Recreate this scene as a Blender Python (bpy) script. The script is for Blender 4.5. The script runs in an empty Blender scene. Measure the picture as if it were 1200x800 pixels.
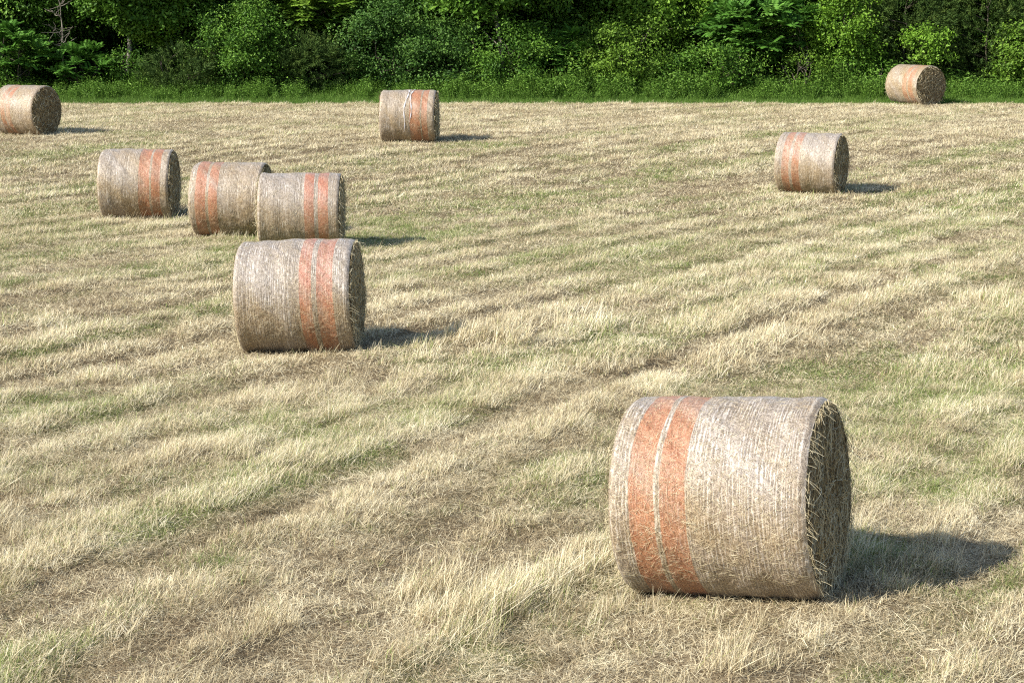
import bpy, math, random
import numpy as np
from mathutils import Vector, Matrix

SC = bpy.context.scene
COL = SC.collection
RNG = np.random.default_rng(7)
R_ = math.radians
Z0 = 4.66                      # camera height above the near field

# ------------------------------------------------------------------ camera
cam_d = bpy.data.cameras.new('camera')
cam_d.lens = 70.0; cam_d.sensor_width = 36.0
cam_d.clip_start = 0.1; cam_d.clip_end = 2000
cam = bpy.data.objects.new('camera', cam_d); COL.objects.link(cam)
cam.location = (0, 0, Z0)
cam.rotation_euler = (R_(90 - 9.73), 0, 0)
SC.camera = cam

# ------------------------------------------------------------------ light
SUN_EL, SUN_TRAVEL = 36.5, 28.0          # light travels towards +x, turned 33 deg to +y
w = bpy.data.worlds.new('World'); SC.world = w; w.use_nodes = True
nt = w.node_tree
bg = nt.nodes['Background']; sky = nt.nodes.new('ShaderNodeTexSky')
sky.sky_type = 'NISHITA'; sky.sun_disc = False
sky.sun_elevation = R_(SUN_EL)
tx, ty = math.cos(R_(SUN_TRAVEL)), math.sin(R_(SUN_TRAVEL))
sky.sun_rotation = math.atan2(-tx, -ty)      # azimuth of the sun measured from +y
sky.air_density = 1.0; sky.dust_density = 1.0
nt.links.new(sky.outputs[0], bg.inputs[0]); bg.inputs[1].default_value = 0.115
sd = bpy.data.lights.new('sun', 'SUN'); sd.energy = 5.0; sd.angle = R_(0.5); sd.color = (1, .95, .86)
so = bpy.data.objects.new('sun', sd); COL.objects.link(so)
ldir = Vector((tx * math.cos(R_(SUN_EL)), ty * math.cos(R_(SUN_EL)), -math.sin(R_(SUN_EL))))
so.rotation_euler = ldir.to_track_quat('-Z', 'Y').to_euler()
so.location = (-20, -20, 30)
SC.view_settings.view_transform = 'Standard'; SC.view_settings.look = 'None'
SC.view_settings.gamma = 1; SC.view_settings.exposure = 0.74
SC.view_settings.use_curve_mapping = False
SC.cycles.use_denoising = False
SC.cycles.pixel_filter_type = 'BLACKMAN_HARRIS'; SC.cycles.filter_width = 1.15
SC.cycles.max_bounces = 6; SC.cycles.transparent_max_bounces = 8
SC.cycles.diffuse_bounces = 3; SC.cycles.transmission_bounces = 3

# ------------------------------------------------------------------ helpers
def tag(o, label=None, cat=None, group=None, kind=None):
    if label: o['label'] = label
    if cat: o['category'] = cat
    if group: o['group'] = group
    if kind: o['kind'] = kind
    return o

def empty(name, loc, rz=0):
    o = bpy.data.objects.new(name, None); COL.objects.link(o)
    o.location = loc; o.rotation_euler = (0, 0, rz); o.empty_display_size = .3
    return o

def mesh_np(name, V, faces, attrs=None, uv=None, smooth=False):
    """faces: list of int arrays (n,3) or (n,4)"""
    me = bpy.data.meshes.new(name)
    V = np.asarray(V, np.float32)
    me.vertices.add(len(V)); me.vertices.foreach_set('co', V.ravel())
    loops, starts, tot, n = [], [], [], 0
    for f in faces:
        f = np.asarray(f, np.int32)
        if not len(f): continue
        k = f.shape[1]
        loops.append(f.ravel()); starts.append(n + np.arange(len(f)) * k)
        tot.append(np.full(len(f), k)); n += f.size
    L = np.concatenate(loops); S = np.concatenate(starts); T = np.concatenate(tot)
    me.loops.add(len(L)); me.loops.foreach_set('vertex_index', L.astype(np.int32))
    me.polygons.add(len(S)); me.polygons.foreach_set('loop_start', S.astype(np.int32))
    me.polygons.foreach_set('loop_total', T.astype(np.int32))
    if smooth: me.polygons.foreach_set('use_smooth', np.ones(len(S), bool))
    if uv is not None:
        l = me.uv_layers.new(name='UVMap'); l.data.foreach_set('uv', np.asarray(uv, np.float32)[L].ravel())
    for k, a in (attrs or {}).items():
        a = np.asarray(a, np.float32)
        if a.ndim == 1:
            at = me.attributes.new(k, 'FLOAT', 'POINT'); at.data.foreach_set('value', a)
        else:
            at = me.attributes.new(k, 'FLOAT_VECTOR', 'POINT'); at.data.foreach_set('vector', a.ravel())
    me.update(calc_edges=True); me.validate()
    return me

def obj(name, me, mat=None, parent=None):
    o = bpy.data.objects.new(name, me); COL.objects.link(o)
    if mat: me.materials.append(mat)
    if parent: o.parent = parent
    return o

def grid_faces(nu, nv, wrap_v=False):
    i, j = np.meshgrid(np.arange(nu - 1), np.arange(nv if wrap_v else nv - 1), indexing='ij')
    j2 = (j + 1) % nv
    return np.stack([i * nv + j, (i + 1) * nv + j, (i + 1) * nv + j2, i * nv + j2], -1).reshape(-1, 4)

# value noise -------------------------------------------------------------
_P = np.random.default_rng(99).random((256, 256))
def vnoise(x, y):
    xi = np.floor(x).astype(int); yi = np.floor(y).astype(int)
    fx = x - xi; fy = y - yi
    fx = fx * fx * (3 - 2 * fx); fy = fy * fy * (3 - 2 * fy)
    g = lambda a, b: _P[a & 255, b & 255]
    return ((g(xi, yi) * (1 - fx) + g(xi + 1, yi) * fx) * (1 - fy) +
            (g(xi, yi + 1) * (1 - fx) + g(xi + 1, yi + 1) * fx) * fy)
def fbm(x, y, o=3, seed=0):
    s, a, t = 0, 1, 0
    for k in range(o):
        s = s + a * vnoise(x * 2 ** k + 17.3 * seed + 31 * k, y * 2 ** k - 9.7 * seed + 11 * k); t += a; a *= .55
    return s / t
def sstep(a, b, x):
    t = np.clip((x - a) / (b - a), 0, 1); return t * t * (3 - 2 * t)

# ------------------------------------------------------------------ field shape
KY = np.array([-60, 0, 15, 27, 40, 49, 58, 67, 76, 84, 100, 400.])
KZ = np.array([-4.3, -4.6, -4.66, -4.63, -4.72, -4.58, -4.1, -3.98, -3.91, -3.90, -3.88, -3.88])
def gz(y):
    o = np.linspace(-4, 4, 17); wt = np.exp(-(o / 2) ** 2 / 2); wt /= wt.sum()
    return sum(wi * np.interp(np.asarray(y, float) + oi, KY, KZ) for oi, wi in zip(o, wt)) + Z0
def sline(x, y):
    """coordinate across the mowing rows (metres along x); rows bend in the far half"""
    return x - .53 * (y - 15) - .20 * 6 * np.log1p(np.exp((y - 37) / 6)) + .20 * 6 * np.log1p(np.exp((15 - 37) / 6))
# bales: x, y, length, radius, yaw
BALES = dict(A=(1.815, 15.43, 1.566, .792, 21.8), B=(-2.816, 26.467, 1.533, .752, 3.9), C=(-4.052, 38.218, 1.535, .73, .1),
             D=(-5.673, 40.239, 1.42, .752, 6.0), E=(-8.101, 43.238, 1.524, .756, 1.4), F=(7.223, 48.003, 1.455, .735, 23.6),
             G=(-3.007, 58.694, 1.601, .768, 4.0), H=(-14.794, 61.113, 1.447, .761, 24.3), I=(15.306, 76.087, 1.736, .756, 59.5))
TILT = dict(A=4.46, B=2.0)          # the ground, and the bale on it, rises to the right here
def near_bale(x, y, pad):
    m = np.zeros(np.shape(x), bool)
    for bx, by, L, r, yw in BALES.values():
        c, s = math.cos(R_(yw)), -math.sin(R_(yw))
        u = (x - bx) * c + (y - by) * s; v = -(x - bx) * s + (y - by) * c
        m |= (np.abs(u) < L / 2 + pad) & (np.abs(v) < .30 + pad)
    return m
def bale_mask(x, y):
    m = np.ones(np.shape(x))
    for bx, by, L, r, yw in BALES.values():
        m = m * sstep(.7, 1.5, np.hypot(x - bx, y - by))
    return m
def g1(v, c, wd): return np.exp(-((v - c) / wd) ** 2)
def fields(x, y):
    s = sline(x, y) + .35 * (fbm(x * .22, y * .22, 2, 5) - .5)
    near = sstep(42, 30, y)
    trk = (.75 * g1(s, -3.62, .22) * sstep(.38, .58, fbm(x * .7, y * .7, 2, 8)) + .8 * g1(s, -1.68, .26) * sstep(.3, .55, fbm(x * .5, y * .5, 2, 9))) * near
    trk = trk + .7 * g1(s, 2.9, .3) * near * sstep(.4, .55, fbm(x * .4, y * .4, 2, 10)) + .7 * g1(s, -8.2, .3) * near * sstep(.4, .6, fbm(x * .3, y * .3, 2, 11))
    n1 = fbm(s * .9, y * .16, 3, 1)        # long streaks
    n2 = fbm(s * 1.9 + 40, y * .33, 3, 2)
    n3 = fbm(x * 1.7, y * 1.2, 3, 3)
    bare = sstep(.47, .66, n1 * .5 + n3 * .5) * .8 * (1 - .5 * sstep(45, 60, y)) + trk * 1.0
    rw = np.cos(2 * math.pi * (s + .5 * (fbm(x * .3, y * .3, 2, 30) - .5)) / 1.42 + .6)     # swath rows left by the mower
    rk = sstep(.22, .45, fbm(s * .4, y * .08, 2, 31)) * (1 - .45 * sstep(40, 60, y))
    bare = bare * .55 + .75 * rk * sstep(.2, -.6, rw)
    # flattened brown thatch in the foreground
    bare = bare + sstep(14.6, 13.9, y) * sstep(-3.5, -1.0, x) * sstep(1.2, .3, x) * .9 + g1(x - 2.4, 0, 1.2) * g1(y, 14.25, .5) * .8
    tuft = sstep(.45, .7, n2 * .6 + fbm(x * .9, y * .7, 2, 4) * .4) * .55 + .6 * rk * sstep(.1, .8, rw)
    tuft = tuft + near * (.95 * g1(s, -4.75, .6) * sstep(.3, .5, fbm(x * .35, y * .35, 2, 12)) + .75 * g1(s, -2.65, .5) + .6 * g1(s, -6.6, .6)
                          + .7 * g1(s, 1.2, .8) * sstep(17.5, 19, y) + .8 * g1(s, -.7, .5) * sstep(27, 28.5, y) * sstep(34, 32, y))
    tall = 1.2 * g1(x, -.45, .55) * g1(y, 15.1, .75) + 1.0 * g1(x, .5, .45) * g1(y, 16.2, .5) + 1.1 * g1(x, 1.42, .35) * g1(y, 13.45, .35)
    tall = tall + sstep(.62, .78, fbm(x * .5 + 7, y * .5, 2, 14)) * .35 * near + 1.0 * g1(x, -.3, .5) * g1(y, 26.6, .5) + .9 * g1(x, 1.2, 1.3) * g1(y, 27.8, .5)
    tall = tall + .8 * g1(x, 7.6, .9) * g1(y, 30.2, 1.3) + .6 * g1(x, 2.9, .9) * g1(y, 16.4, .9)
    for bx, by, L_, r_, yw in BALES.values():
        tall = tall + .35 * np.exp(-((np.hypot(x - bx, y - by) - .85) / .3) ** 2)
    grn = sstep(.48, .67, fbm(s * .55 + 9, y * .11, 3, 6) * .6 + fbm(x * .8, y * .8, 3, 7) * .4)
    grn = grn + near * (.9 * g1(x, 4.6, 1.1) * g1(y, 24.2, 1.2) + .9 * g1(x, .4, .7) * g1(y, 19.0, 1.1) + .7 * g1(x, -3.2, .8) * g1(y, 17.2, .7)
                        + .7 * g1(x, -.9, .8) * g1(y, 22.3, .9) + .55 * g1(x, -5.0, 1.3) * g1(y, 22, 1.3))
    grn = grn + .8 * g1(y, 36, 5) * sstep(.42, .55, n1) + .7 * g1(y, 46, 7) * sstep(.45, .6, n2)
    grn = grn * (1 - .45 * rk * sstep(0, .8, rw)) * (1 - .8 * np.clip(trk, 0, 1)) * (1 - .55 * sstep(56, 68, y))
    c = lambda a: np.clip(a, 0, 1)
    tus = sstep(.40, .62, .55 * vnoise(x * 3.3 + 5, y * 2.4) + .45 * vnoise(x * 7.1, y * 5.3 + 3))
    return dict(tus=tus, s=s, trk=c(trk), bare=c(bare), tuft=c(tuft) * (1 - .7 * c(trk)), tall=c(tall), grn=c(grn), n3=n3)
def relief(x, y, F=None):
    F = F or fields(x, y)
    r = -.045 * F['trk'] + .055 * F['tuft'] - .02 * F['bare'] + .03 * F['tall'] + .03 * F['tus'] + .05 * (F['n3'] - .5) + .03 * (fbm(x * 3.1, y * 3.1, 2, 20) - .5)
    r = r * bale_mask(x, y) * sstep(120, 60, y)
    for k, t in TILT.items():
        bx, by, _, _, yw = BALES[k]
        u = (x - bx) * math.cos(R_(yw)) - (y - by) * math.sin(R_(yw))
        r = r + math.tan(R_(t)) * u * np.exp(-(((x - bx) ** 2 + (y - by) ** 2) / 2.4 ** 2))
    return r
def gzr(x, y, F=None): return gz(y) + relief(x, y, F)

# ------------------------------------------------------------------ material helpers
def new_mat(name, rough=.8, spec=.2):
    m = bpy.data.materials.new(name); m.use_nodes = True
    b = m.node_tree.nodes['Principled BSDF']
    b.inputs['Roughness'].default_value = rough
    b.inputs['Specular IOR Level'].default_value = spec
    return m, m.node_tree, b
class NB:
    def __init__(s, nt): s.nt = nt
    def n(s, t, **k):
        nd = s.nt.nodes.new(t)
        for a, v in k.items(): setattr(nd, a, v)
        return nd
    def l(s, a, b): s.nt.links.new(a, b)
    def val(s, sock, v):
        if hasattr(v, 'is_linked') or isinstance(v, bpy.types.NodeSocket): s.l(v, sock)
        else: sock.default_value = v
    def math(s, op, a, b=0.0, c=0.0, clamp=False):
        nd = s.n('ShaderNodeMath', operation=op, use_clamp=clamp)
        for i, v in enumerate((a, b, c)): s.val(nd.inputs[i], v)
        return nd.outputs[0]
    def mix(s, f, a, b, mode='MIX'):
        nd = s.n('ShaderNodeMix', data_type='RGBA', blend_type=mode, clamp_factor=True)
        s.val(nd.inputs[0], f)
        for sock, v in ((nd.inputs[6], a), (nd.inputs[7], b)):
            if isinstance(v, tuple): sock.default_value = (*v[:3], 1)
            else: s.l(v, sock)
        return nd.outputs[2]
    def ramp(s, f, stops):
        nd = s.n('ShaderNodeValToRGB'); e = nd.color_ramp.elements
        while len(e) < len(stops): e.new(.5)
        for el, (p, c) in zip(e, stops):
            el.position = p; el.color = (*(c if isinstance(c, tuple) else (c, c, c)), 1)
        s.l(f, nd.inputs[0]); return nd.outputs[0]
    def streak(s, vec, scale, ang, off=0.0, detail=2, rough=.55, dist=.25):
        v = s.mapping(vec, rot=(0, 0, ang))            # turn first, stretch afterwards
        return s.noise(s.mapping(v, scale=scale, loc=(off, off * .7, 0)), 1, detail, rough, dist)
    def noise(s, vec, scale, detail=3, rough=.55, dist=0):
        nd = s.n('ShaderNodeTexNoise'); s.l(vec, nd.inputs['Vector'])
        nd.inputs['Scale'].default_value = scale; nd.inputs['Detail'].default_value = detail
        nd.inputs['Roughness'].default_value = rough; nd.inputs['Distortion'].default_value = dist
        return nd.outputs[0]
    def mapping(s, vec, scale=(1, 1, 1), rot=(0, 0, 0), loc=(0, 0, 0)):
        nd = s.n('ShaderNodeMapping'); s.l(vec, nd.inputs[0])
        nd.inputs['Scale'].default_value = scale; nd.inputs['Rotation'].default_value = rot
        nd.inputs['Location'].default_value = loc
        return nd.outputs[0]
    def attr(s, name, typ='GEOMETRY'):
        nd = s.n('ShaderNodeAttribute', attribute_type=typ, attribute_name=name); return nd
    def bump(s, h, strength, dist, bsdf):
        nd = s.n('ShaderNodeBump'); nd.inputs['Strength'].default_value = strength
        nd.inputs['Distance'].default_value = dist; s.l(h, nd.inputs['Height']); s.l(nd.outputs[0], bsdf.inputs['Normal'])

# thin-leaf material: principled mixed with translucency
def leaf_mat(name, stops, trans=.3, rough=.6, spec=.25, tint=None, hue=None):
    m, nt, b = new_mat(name, rough, spec); q = NB(nt)
    rnd = q.attr('rnd').outputs['Fac']
    if tint: rnd = q.math('ADD', rnd, q.math('SUBTRACT', q.attr('shade', 'INSTANCER').outputs['Fac'], .5), clamp=True)
    col = q.ramp(rnd, stops)
    if tint:                                   # second ramp chosen by the instance's tint
        t = q.attr('tint', 'INSTANCER').outputs['Fac']
        k = q.attr('rnd2').outputs['Fac']
        f = q.math('GREATER_THAN', t, k)
        col = q.mix(f, col, q.ramp(rnd, tint))
    if hue:
        hv = q.attr('hue').outputs['Fac']
        col = q.mix(hv, col, q.ramp(rnd, hue))
    nt.links.new(col, b.inputs['Base Color'])
    tr = q.n('ShaderNodeBsdfTranslucent'); q.l(col, tr.inputs[0])
    mx = q.n('ShaderNodeMixShader'); mx.inputs[0].default_value = trans
    q.l(b.outputs[0], mx.inputs[1]); q.l(tr.outputs[0], mx.inputs[2])
    q.l(mx.outputs[0], nt.nodes['Material Output'].inputs[0])
    return m

GREEN = [(0, (.13, .17, .04)), (.5, (.26, .32, .09)), (1, (.44, .48, .19))]
M_stub = leaf_mat('dry_grass', [(0, (.25, .18, .095)), (.25, (.49, .405, .24)), (.6, (.72, .63, .41)), (1, (.88, .81, .62))], .28, tint=GREEN)
M_thatch = leaf_mat('thatch', [(0, (.17, .12, .065)), (.3, (.43, .345, .205)), (.6, (.66, .57, .37)), (1, (.87, .80, .57))], .15, tint=GREEN)
M_green = leaf_mat('short_green', [(0, (.10, .15, .035)), (.5, (.21, .29, .07)), (1, (.38, .43, .16))], .3,
                   tint=[(0, (.30, .24, .13)), (.5, (.46, .39, .22)), (1, (.62, .55, .34))])

# ------------------------------------------------------------------ ground sheet
def graded(lo, hi, segs):
    out = [lo]
    for end, st in segs:
        n = max(1, int(round((end - out[-1]) / st))); a = out[-1]
        out += list(a + (end - a) * (np.arange(1, n + 1) / n))
    return np.array(out)
ys = graded(-300, 600, [(-40, 20), (6, 2), (11, .3), (24, .10), (42, .18), (80, .35), (105, 1.5), (600, 30)])
xs = graded(-400, 400, [(-60, 20), (-26, 2), (-12, .5), (-6, .2), (8, .10), (13, .2), (26, .5), (60, 2), (400, 20)])
X, Y = np.meshgrid(xs, ys, indexing='ij')
F = fields(X, Y); Zg = gzr(X, Y, F)
me = mesh_np('field', np.stack([X, Y, Zg], -1).reshape(-1, 3), [grid_faces(len(xs), len(ys))],
             dict(grn=F['grn'].ravel(), bare=F['bare'].ravel(), trk=F['trk'].ravel()), smooth=True)
m, nt, b = new_mat('field_soil', .95, .05); q = NB(nt)
P = q.n('ShaderNodeNewGeometry').outputs['Position']
st = [q.streak(P, (14, 110, 30), a, a * 3, 3, .6) for a in (.4, 1.5, 2.6)]
mx = q.math('MAXIMUM', st[0], q.math('MAXIMUM', st[1], st[2]))
base = q.ramp(mx, [(.45, (.05, .035, .02)), (.58, (.20, .15, .09)), (.68, (.38, .31, .19)), (.8, (.55, .48, .31))])
gcol = q.ramp(mx, [(.42, (.04, .05, .015)), (.56, (.12, .15, .04)), (.7, (.22, .25, .09))])
c = q.mix(q.math('MULTIPLY', q.attr('grn').outputs['Fac'], .75), base, gcol)
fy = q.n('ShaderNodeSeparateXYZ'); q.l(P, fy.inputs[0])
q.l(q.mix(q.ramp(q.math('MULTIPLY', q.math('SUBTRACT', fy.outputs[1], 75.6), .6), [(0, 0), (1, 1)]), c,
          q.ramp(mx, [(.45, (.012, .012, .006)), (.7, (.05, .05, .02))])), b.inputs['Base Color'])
q.bump(mx, .9, .03, b)
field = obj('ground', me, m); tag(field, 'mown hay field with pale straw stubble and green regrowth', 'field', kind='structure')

# ------------------------------------------------------------------ grass clumps
HID = bpy.data.collections
def blades(n, rad, h, width, lean, spread, curl, seed, dirang=None, flat=False, segs=3, zoff=0):
    r = np.random.default_rng(seed)
    a = r.random(n) * 2 * math.pi; d = rad * np.sqrt(r.random(n))
    base = np.stack([d * np.cos(a), d * np.sin(a), np.zeros(n) + zoff], -1)
    H = h[0] + (h[1] - h[0]) * r.random(n) ** 1.5
    if dirang is None: da = r.random(n) * 2 * math.pi
    else: da = dirang + r.normal(0, spread, n)
    if flat:
        el = np.abs(r.normal(0, .3, n)) + .02
        base[:, 2] += r.random(n) * .035
    else:
        el = np.clip(math.pi / 2 - np.abs(r.normal(lean, .34, n)), .12, 1.55)
    hd = np.stack([np.cos(da), np.sin(da), np.zeros(n)], -1)
    side = np.stack([-np.sin(da + r.normal(0, .9, n)), np.cos(da + r.normal(0, .9, n)), r.normal(0, .25, n)], -1)
    side /= np.linalg.norm(side, axis=1)[:, None]
    wd = width * (.6 + .8 * r.random(n))
    pts = []; p = base.copy(); e = el.copy(); cu = r.normal(0, curl * .4, n) + curl
    tw = r.normal(0, .25, n)
    for k in range(segs + 1):
        wk = wd * (1 - .75 * (k / segs) ** 1.5) * (.55 if flat and k == 0 else 1)
        pts.append(p - side * wk[:, None] / 2); pts.append(p + side * wk[:, None] / 2)
        st = (H / segs)[:, None]
        p = p + st * (np.cos(e)[:, None] * hd + np.sin(e)[:, None] * np.array([0, 0, 1.]))
        e = np.clip(e - cu, -.35 if not flat else -.1, 1.6)
    V = np.stack(pts, 1)                                   # n, 2(segs+1), 3
    k2 = 2 * (segs + 1)
    f0 = np.array([[2 * k, 2 * k + 1, 2 * k + 3, 2 * k + 2] for k in range(segs)])
    Fc = (np.arange(n)[:, None, None] * k2 + f0[None]).reshape(-1, 4)
    rnd = np.repeat(np.clip(r.normal(.5, .24, n), 0, 1), k2)
    tip = np.tile(np.repeat(np.arange(segs + 1) / segs, 2), n)
    return V.reshape(-1, 3), Fc, np.clip(rnd + (tip - .5) * .25, 0, 1), np.repeat(r.random(n), k2)

def clump_set(name, mat, variants):
    col = bpy.data.collections.new(name + '_kit')
    for i, v in enumerate(variants):
        parts = v if isinstance(v, list) else [v]
        Vs, Fs, A, B2, o = [], [], [], [], 0
        for (V, Fc, a, b2) in parts:
            Vs.append(V); Fs.append(Fc + o); A.append(a); B2.append(b2); o += len(V)
        me = mesh_np(name, np.concatenate(Vs), [np.concatenate(Fs)], dict(rnd=np.concatenate(A), rnd2=np.concatenate(B2)))
        me.materials.append(mat)
        col.objects.link(bpy.data.objects.new(name + '_clump.%03d' % i, me))
    return col

def gn_scatter(name, pts, rot, scl, tint, col, label, cat):
    n = len(pts)
    idx = RNG.integers(0, len(col.objects), n)
    me = bpy.data.meshes.new(name); me.vertices.add(n); me.vertices.foreach_set('co', np.asarray(pts, np.float32).ravel())
    for nm, ty, a, key in (('rot', 'FLOAT_VECTOR', rot, 'vector'), ('scl', 'FLOAT', scl, 'value'), ('tint', 'FLOAT', tint, 'value')):
        at = me.attributes.new(nm, ty, 'POINT'); at.data.foreach_set(key, np.asarray(a, np.float32).ravel())
    px_, py_ = np.asarray(pts)[:, 0], np.asarray(pts)[:, 1]
    sh = .48 + .4 * (fbm(px_ * .9, py_ * .7, 3, 61) - .5) + .5 * (fbm(px_ * 3.5, py_ * 2.6, 2, 62) - .5) + RNG.normal(0, .07, n)
    Fs = fields(px_, py_); sh = sh + (.03 - .11 * Fs['bare'] - .08 * Fs['trk'] + .04 * Fs['tuft']) * (py_ < 75.9)
    at = me.attributes.new('shade', 'FLOAT', 'POINT'); at.data.foreach_set('value', sh.astype(np.float32))
    at = me.attributes.new('idx', 'INT', 'POINT'); at.data.foreach_set('value', idx.astype(np.int32))
    o = obj(name, me); tag(o, label, cat, kind='stuff')
    g = bpy.data.node_groups.new(name, 'GeometryNodeTree')
    g.interface.new_socket('Geometry', in_out='INPUT', socket_type='NodeSocketGeometry')
    g.interface.new_socket('Geometry', in_out='OUTPUT', socket_type='NodeSocketGeometry')
    N = g.nodes; gi = N.new('NodeGroupInput'); go = N.new('NodeGroupOutput')
    ip = N.new('GeometryNodeInstanceOnPoints'); ci = N.new('GeometryNodeCollectionInfo')
    ci.inputs['Collection'].default_value = col
    ci.inputs['Separate Children'].default_value = True; ci.inputs['Reset Children'].default_value = True
    ip.inputs['Pick Instance'].default_value = True
    def na(nm, dt):
        a = N.new('GeometryNodeInputNamedAttribute'); a.data_type = dt; a.inputs['Name'].default_value = nm; return a.outputs[0]
    L = g.links
    L.new(gi.outputs[0], ip.inputs['Points']); L.new(ci.outputs[0], ip.inputs['Instance'])
    L.new(na('idx', 'INT'), ip.inputs['Instance Index'])
    L.new(na('rot', 'FLOAT_VECTOR'), ip.inputs['Rotation']); L.new(na('scl', 'FLOAT'), ip.inputs['Scale'])
    L.new(ip.outputs[0], go.inputs[0])
    md = o.modifiers.new('scatter', 'NODES'); md.node_group = g
    return o

def scatter_pts(y0, y1, dens, marg=2.5, k=.285):
    wmax = k * y1 + marg
    n = int(dens * 2 * wmax * (y1 - y0))
    x = RNG.uniform(-wmax, wmax, n); y = RNG.uniform(y0, y1, n)
    keep = np.abs(x) < k * y + marg
    return x[keep], y[keep]

LEAN = R_(28)      # the stubble leans along the mowing direction
def stub_v(n, rad, w, h=(.05, .17), seeds=range(6), lean=.7):
    return [blades(n, rad, h, w, lean, 1.0, .12, 100 + s, LEAN + (s % 3 - 1) * .3) for s in seeds]
def thatch_v(n, rad, w, ln=(.05, .16), seeds=range(6)):
    return [blades(n, rad, ln, w, 0, 0, .02, 200 + s, None, flat=True) for s in seeds]
def green_v(n, rad, w, h=(.03, .09), seeds=range(5)):
    return [blades(n, rad, h, w, .45, .8, .18, 300 + s) for s in seeds]
def tall_v(n, rad, w, h=(.08, .27), seeds=range(6)):
    return [blades(n, rad, h, w, .42, 1.0, .10, 400 + s, LEAN, segs=4) for s in seeds]

LOD = [('near', 10.5, 24, .85, 1.25), ('middle', 24, 43, 1.35, .6), ('far', 43, 75.8, 2.2, .3)]
parts = {k: [] for k in ('thatch', 'stub', 'green', 'tall')}
for li, (ln, y0, y1, ws, df) in enumerate(LOD):
    rs = (1, 1.5, 2.2)[li]
    kits = dict(
        thatch=clump_set('straw_litter', M_thatch, thatch_v(50, .16 * rs, .0042 * ws, (.03, .11 * (1, 1.05, 1.15)[li]))),
        stub=clump_set('hay_stubble', M_stub, stub_v(44, .14 * rs, .0040 * ws, (.03, .115 * (1, 1.05, 1.15)[li]))),
        green=clump_set('green_regrowth', M_green, green_v(46, .12 * rs, .0042 * ws)),
        tall=clump_set('tall_stubble', M_stub, tall_v(46, .11 * rs, .0044 * ws)))
    for kind, dens, fn in (
            ('thatch', 125, lambda F: .6 + .4 * F['bare'] - .4 * F['trk']),
            ('stub', 105, lambda F: np.clip(.08 + .28 * (1 - F['bare']) + .6 * F['tuft'] - .35 * F['bare'], 0.03, 1) * (.35 + .75 * F['tus'])),
            ('green', 70, lambda F: np.clip(.10 + .9 * F['grn'] - .5 * F['bare'], .03, 1)),
            ('tall', 60, lambda F: np.clip(.75 * F['tall'] + .16 * F['tuft'] - .4 * F['trk'], 0, 1) * (.12 + 1.0 * F['tus']))):
        x, y = scatter_pts(y0, y1, dens * df)
        Fd = fields(x, y)
        k = (RNG.random(len(x)) < fn(Fd))
        k &= ~near_bale(x, y, .02 if kind != 'tall' else .22)
        x, y = x[k], y[k]; Fd = {a: b_[k] for a, b_ in Fd.items()}
        z = gzr(x, y, Fd) - .01
        n = len(x)
        rz = RNG.uniform(0, 6.283, n) if kind in ('thatch', 'green') else RNG.normal(0, .45, n)
        rot = np.stack([RNG.normal(0, .06, n), RNG.normal(0, .06, n), rz], -1)
        scl = RNG.uniform(.75, 1.25, n)
        if kind == 'stub': scl *= .62 + .45 * Fd['tuft'] + .3 * Fd['tus']
        if kind == 'tall': scl *= .48 + .62 * Fd['tall'] + .25 * Fd['tus']
        tint = {'thatch': .55 * Fd['grn'] * (1 - Fd['bare']), 'stub': .02 + .20 * Fd['grn'], 'tall': .03 + .2 * Fd['grn'],
                'green': .65 - .45 * Fd['grn']}[kind]
        cat, lab = {'thatch': ('straw litter', 'flat grey-brown cut straw matted over the %s part of the field'),
                    'stub': ('stubble', 'short pale leaning hay stubble in the %s part of the field'),
                    'green': ('grass', 'short green regrowth between the stubble in the %s part of the field'),
                    'tall': ('tall stubble', 'long straw-coloured tufts left standing in the %s part of the field')}[kind]
        gn_scatter({'thatch': 'straw_litter', 'stub': 'hay_stubble', 'green': 'green_regrowth', 'tall': 'tall_stubble'}[kind],
                   np.stack([x, y, z], -1), rot, scl, tint, kits[kind], lab % {'near': 'nearest', 'middle': 'middle', 'far': 'far'}[ln], cat)

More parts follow.
